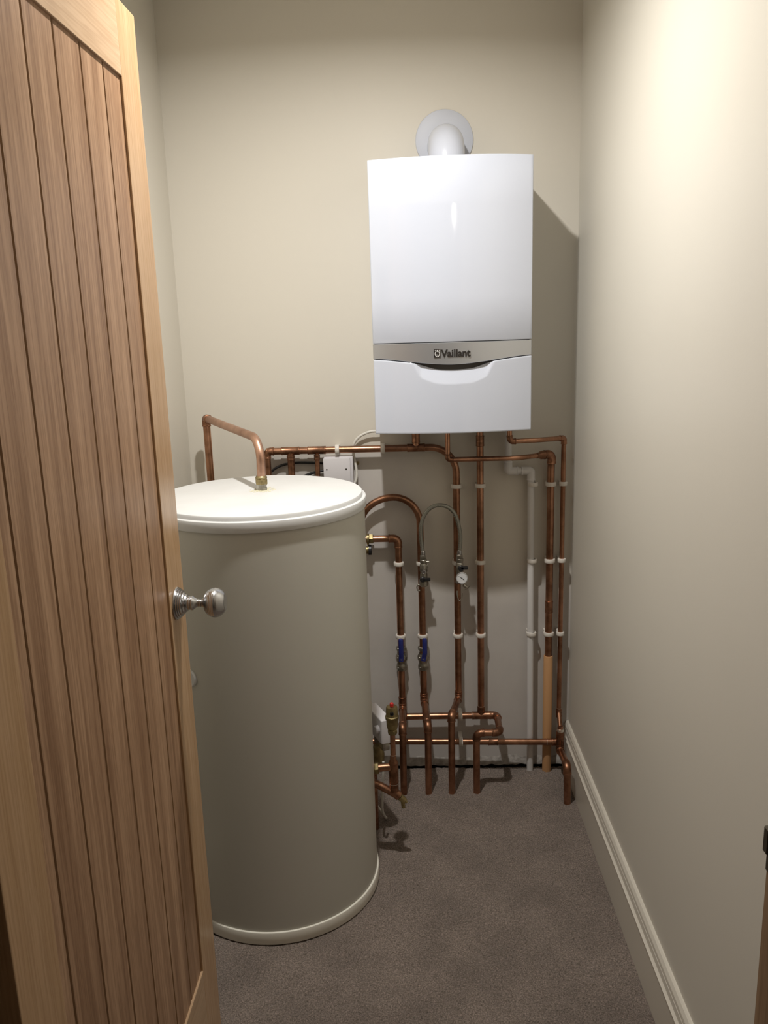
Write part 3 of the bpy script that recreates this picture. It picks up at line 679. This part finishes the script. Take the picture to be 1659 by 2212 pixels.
bm = nb(); lathe(bm, (x-0.004, YV-0.012, 0.6995), (0, -1, 0), [(0, 0.0085), (0.012, 0.0085), (0.0135, 0.007), (0.0135, 0)], 20); box(bm, (x-0.004, YV-0.0255, 0.6945), (x+0.0205, YV-0.0145, 0.7040), 0.002, 2); obj('tap_handle', bm, m_black, t)
bm = nb(); tube(bm, catmull([(0.046, YV-0.012, 0.727), (0.052, YV-0.014, 0.742), (0.058, YV-0.012, 0.752)]), 0.0016, 8); box(bm, (0.050, YV-0.016, 0.7535), (0.060, YV-0.012, 0.7580), 0.001, 1)
lathe(bm, (0.044, YV-0.014, 0.7225), (0.6, 0, 0.8), [(0, 0.0016), (0.020, 0.0016)], 8); obj('cap_strap', bm, m_nickel, t)
bm = nb(); tube(bm, [(0.0255+0.006*math.cos(a), YV+0.012, 0.662+0.010*math.sin(a)) for a in [math.radians(60+k*18) for k in range(15)]], 0.0022, 10); obj('loose_washer', bm, m_nickel, t)
# right valve with pressure gauge
t = thing('gauge_valve', 'filling valve with a black tap and round pressure gauge on the third pipe', 'valve', (0.155, YV, 0.73))
x = 0.1555
obj('valve_body', lathe(nb(), (x, YV-0.004, 0.764), (0, 0, -1), [(0, 0.008), (0.003, 0.0118), (0.011, 0.0118), (0.015, 0.0098), (0.020, 0.0122), (0.044, 0.0122), (0.050, 0.010), (0.070, 0.010)], 28), m_nickel, t)
bm = nb(); lathe(bm, (x+0.003, YV-0.012, 0.7345), (0, -1, 0), [(0, 0.0090), (0.013, 0.0090), (0.0145, 0.0075), (0.0145, 0)], 20); box(bm, (x+0.002, YV-0.0265, 0.7300), (x+0.0245, YV-0.0145, 0.7395), 0.002, 2); obj('tap_handle', bm, m_black, t)
GC = Vector((0.1605, YV-0.018, 0.7015)); gn = Vector((0.0, -0.97, 0.24)).normalized()
gauge = obj('gauge_case', lathe(nb(), GC, gn, [(0, 0.0175), (0.002, 0.0192), (0.012, 0.0192), (0.0145, 0.0188), (0.0150, 0.0170), (0.0135, 0.0165), (0.0130, 0.0)], 40), m_chrome, t)
fc = GC+gn*0.0133; obj('dial_face', lathe(nb(), fc, gn, [(0, 0.0164), (0.0003, 0.0164), (0.0003, 0)], 40), m_dial, gauge)
gr = Vector((1, 0, 0)); gu = gr.cross(gn)*-1
if gu.z < 0: gu = -gu
bm = nb(); bb = fc+gn*0.001
tube(bm, [bb+gr*-0.0105+gu*0.0065, bb, bb+gr*0.0070+gu*-0.0055], [0.0003, 0.0007, 0.0010], 8); lathe(bm, fc, gn, [(0, 0.0018), (0.0016, 0.0016), (0.0018, 0)], 14); obj('needle', bm, m_black, gauge)
bm = nb()
for kk in range(17):
    a = math.radians(225-270*kk/16); dd = gr*math.cos(a)+gu*math.sin(a); l0 = 0.0125 if kk % 4 == 0 else 0.0138
    tube(bm, [fc+gn*0.0004+dd*l0, fc+gn*0.0004+dd*0.0152], 0.00028, 4)
obj('scale_marks', bm, m_black, gauge)
obj('connector', tube(nb(), [(x, YV-0.003, 0.694), (0.151, YP, 0.672)], 0.009, 18), m_nickel, t)
bm = nb(); lathe(bm, (0.1665, YV-0.012, 0.6760), (0.75, 0, -0.55), [(0, 0.0055), (0.012, 0.0055), (0.012, 0)], 12)
tube(bm, catmull([(0.170, YV-0.014, 0.662), (0.179, YV-0.014, 0.664), (0.187, YV-0.014, 0.674)]), 0.0012, 8); obj('vent_cap', bm, m_nickel, t)
bm = nb(); tube(bm, catmull([(0.1475, YV+0.004, 0.652), (0.1470, YV, 0.640), (0.1500, YV-0.002, 0.626), (0.1555, YV-0.002, 0.622), (0.1620, YV, 0.630), (0.1640, YV+0.004, 0.644)]), 0.0014, 8); obj('cap_strap', bm, m_nickel, t)

# ---------------------------------------------------------------- fittings on the side of the cylinder
YT = -0.500
t = thing('air_vent', 'brass automatic air vent with a red cap on a copper stub beside the cylinder', 'air vent', (-0.060, YT, 0.30))
vx = -0.0600
vb = obj('vent_body', lathe(nb(), (vx, YT, 0.386), (0, 0, 1), [(0, 0.0085), (0.001, 0.0120), (0.013, 0.0125), (0.015, 0.0100), (0.018, 0.0140), (0.026, 0.0158), (0.042, 0.0162), (0.046, 0.0185), (0.054, 0.0190), (0.056, 0.0168), (0.078, 0.0160), (0.082, 0.0148), (0.084, 0.0)], 36), m_brass, t)
bm = nb(); hexnut(bm, (vx, YT, 0.388), (0, 0, 1), 0.012, 0.0136); obj('base_nut', bm, m_brass, t)
obj('vent_nozzle', lathe(nb(), (vx, YT-0.0155, 0.4540), (0, -1, 0.15), [(0, 0.0055), (0.004, 0.0055), (0.0045, 0.0040), (0.001, 0.0036), (0.001, 0)], 20), m_black, vb)
obj('red_cap', lathe(nb(), (vx, YT-0.004, 0.4700), (0, 0, 1), [(0, 0.0050), (0.004, 0.0055), (0.009, 0.0052), (0.011, 0.0035), (0.0112, 0)], 20), m_red, vb)
rod('stub_pipe', (vx, YT, 0.388), (vx, YT, 0.300), R15, m_cu, t)
obj('reducer', lathe(nb(), (vx, YT, 0.322), (0, 0, -1), [(0, 0.0088), (0.012, 0.0090), (0.020, 0.0125), (0.026, 0.0130)], 24), m_cu_fit, t)
ring_line('solder_line', (vx, YT, 0.323), (0, 0, 1), 0.0082, m_solder, t)
obj('tee', tube(nb(), [(vx, YT, 0.300), (vx, YT, 0.232)], 0.0132, 24), m_cu_fit, t)
ring_line('solder_line', (vx, YT, 0.236), (0, 0, 1), 0.0132, m_solder, t)
tc = Vector((-0.128, YT, 0.281))
rod('branch', tc, (vx, YT, 0.287), R22, m_cu, t)
obj('compression_nut', hexnut(nb(), (-0.114, YT, 0.2822), (1, 0, 0.08), 0.013, 0.0165), m_brass, t)
obj('drain_branch', tube(nb(), catmull([(-0.140, YT+0.012, 0.243), (-0.100, YT+0.004, 0.226), (-0.068, YT, 0.209), (-0.050, YT, 0.197)]), 0.0110, 20), m_cu_fit, t)
obj('lower_elbow', tube(nb(), fillet([((vx, YT, 0.236), 0), ((vx, YT, 0.208), 0.012), ((-0.046, YT-0.002, 0.196), 0)]), 0.0128, 22), m_cu_fit, t)
t = thing('drain_cock', 'small brass drain cock hanging off the copper elbow beside the cylinder', 'drain valve', (-0.040, YT, 0.18))
dd = Vector((0.74, -0.05, -0.67)).normalized(); p0 = Vector((-0.0520, YT-0.001, 0.2010))
obj('drain_body', lathe(nb(), p0, dd, [(0, 0.0080), (0.010, 0.0082), (0.011, 0.0098), (0.026, 0.0092), (0.027, 0.0070), (0.031, 0.0070), (0.032, 0.0040), (0.036, 0.0040), (0.037, 0)], 20), m_brass, t)
pe = p0+dd*0.020
obj('drain_spout', lathe(nb(), pe, (0.08, 0, -1), [(0, 0.0068), (0.008, 0.0068), (0.009, 0.0055), (0.014, 0.0062), (0.015, 0.0052), (0.020, 0.0060), (0.021, 0.0050), (0.027, 0.0056), (0.028, 0.003), (0.020, 0.003)], 18), m_brass, t)

# motorised valve: white actuator box over a brass body
t = thing('motorised_valve', 'white plastic motorised valve head half hidden behind the cylinder', 'valve', (-0.10, -0.42, 0.33))
ax = Vector((-0.42, 0.907, 0)).normalized(); sd = Vector((0.907, 0.42, 0)).normalized()
near = Vector((-0.0935, -0.435, 0.0)); zb, zt = 0.317, 0.392
bm = nb(); box(bm, (0, 0, zb), (0.034, 0.12, zt), 0.005, 3)
for q in bm.verts: q.co = near+sd*q.co.x+ax*q.co.y+Vector((0, 0, q.co.z))
obj('actuator_head', bm, m_white, t)
obj('entry_knob', lathe(nb(), near+ax*0.022+Vector((0, 0, 0.357))+sd*0.001, -sd, [(0, 0.012), (0.010, 0.0115), (0.012, 0.0095), (0.012, 0)], 24), m_white, t)
bm = nb(); box(bm, (0.004, 0.002, zb-0.022), (0.026, 0.07, zb+0.001), 0.003, 2)
for q in bm.verts: q.co = near+sd*q.co.x+ax*q.co.y+Vector((0, 0, q.co.z))
obj('bracket', bm, m_nickel, t)
obj('valve_body', lathe(nb(), (-0.105, -0.405, 0.245), (0, 0, 1), [(0, 0.012), (0.010, 0.0165), (0.030, 0.0175), (0.044, 0.015), (0.055, 0.0150)], 24), m_brass, t)
t2 = tag(obj('valve_cable', tube(nb(), catmull([(-0.090, -0.452, 0.275), (-0.092, -0.455, 0.230), (-0.0965, -0.440, 0.160), (-0.099, -0.400, 0.085), (-0.094, -0.345, 0.030), (-0.0925, -0.315, 0.0075), (-0.105, -0.320, 0.030), (-0.125, -0.330, 0.075), (-0.150, -0.300, 0.14)]), 0.0035, 12), m_cable), 'white cable drooping to the carpet from behind the cylinder', 'cable')
# dark pipe below, between cylinder and cable
t = run('lower_feed_pipe', 'dark copper pipe dropping to the carpet just behind the cylinder edge', (-0.110, -0.36, 0))
rod('pipe', (-0.124, -0.36, 0.262), (-0.124, -0.36, -0.003), R22, m_cu_fit, t)

# round black-capped fitting below the first pipe's nut
t = thing('relief_fitting', 'small black-capped brass fitting peeping out under the nut by the cylinder', 'fitting', (-0.135, YP, 0.785))
obj('fitting_body', lathe(nb(), (-0.165, YP, 0.786), (1, 0, 0), [(0, 0.012), (0.03, 0.012), (0.032, 0.0165), (0.036, 0.0165)], 24), m_brass, t)
obj('black_cap', lathe(nb(), (-0.1325, YP, 0.786), (1, 0, 0), [(0, 0.0160), (0.001, 0.0168), (0.009, 0.0165), (0.010, 0.0150), (0.010, 0)], 24), m_black, t)

# ---------------------------------------------------------------- electrics
t = thing('junction_box', 'square white junction box on the wall behind the cylinder lid', 'junction box', (-0.221, 0, 1.045))
bm = nb(); box(bm, (-0.2620, -0.040, 1.000), (-0.1720, -0.0005, 1.0900), 0.002, 2); obj('box', bm, m_white, t)
bm = nb(); box(bm, (-0.2640, -0.0480, 1.000), (-0.1800, -0.0405, 1.0860), 0.0022, 2); jc = obj('cover', bm, m_white, t)
for x in (-0.2535, -0.1930): obj('screw', lathe(nb(), (x, -0.0478, 1.0515), (0, -1, 0), [(0, 0.0026), (0.0010, 0.0024), (0.0012, 0)], 14), m_steel, jc)
tag(obj('boiler_cable', tube(nb(), catmull([(-0.060, -0.025, 1.175), (-0.090, -0.022, 1.166), (-0.120, -0.020, 1.162), (-0.150, -0.018, 1.148), (-0.168, -0.016, 1.125), (-0.171, -0.012, 1.095), (-0.166, -0.014, 1.065), (-0.163, -0.018, 1.035), (-0.166, -0.022, 1.010), (-0.180, -0.024, 0.985)]), 0.0042, 14), m_cable), 'white cable looping from the boiler down beside the junction box', 'cable')
tag(obj('black_cable', tube(nb(), catmull([(-0.262, -0.010, 1.0660), (-0.300, -0.010, 1.0680), (-0.350, -0.012, 1.0700), (-0.395, -0.012, 1.064), (-0.430, -0.012, 1.046), (-0.455, -0.012, 1.01), (-0.46, -0.012, 0.95)]), 0.0042, 12), m_black), 'upper black cable curving left from the junction box', 'cable', 'black cables by the junction box')
tag(obj('black_cable', tube(nb(), catmull([(-0.262, -0.012, 1.0420), (-0.285, -0.012, 1.0400), (-0.320, -0.012, 1.030), (-0.360, -0.012, 1.010), (-0.40, -0.012, 0.98), (-0.42, -0.012, 0.92)]), 0.0042, 12), m_black), 'lower black cable just above the lid, left of the junction box', 'cable', 'black cables by the junction box')
bm = nb(); lathe(bm, (-0.1600, 0.0, 1.0620), (0, -1, 0), [(0, 0.0058), (0.0030, 0.0055), (0.0042, 0.0035), (0.0030, 0.0)], 16); tag(obj('wall_screw', bm, m_brass), 'small brass screw in the wall right of the junction box', 'screw')
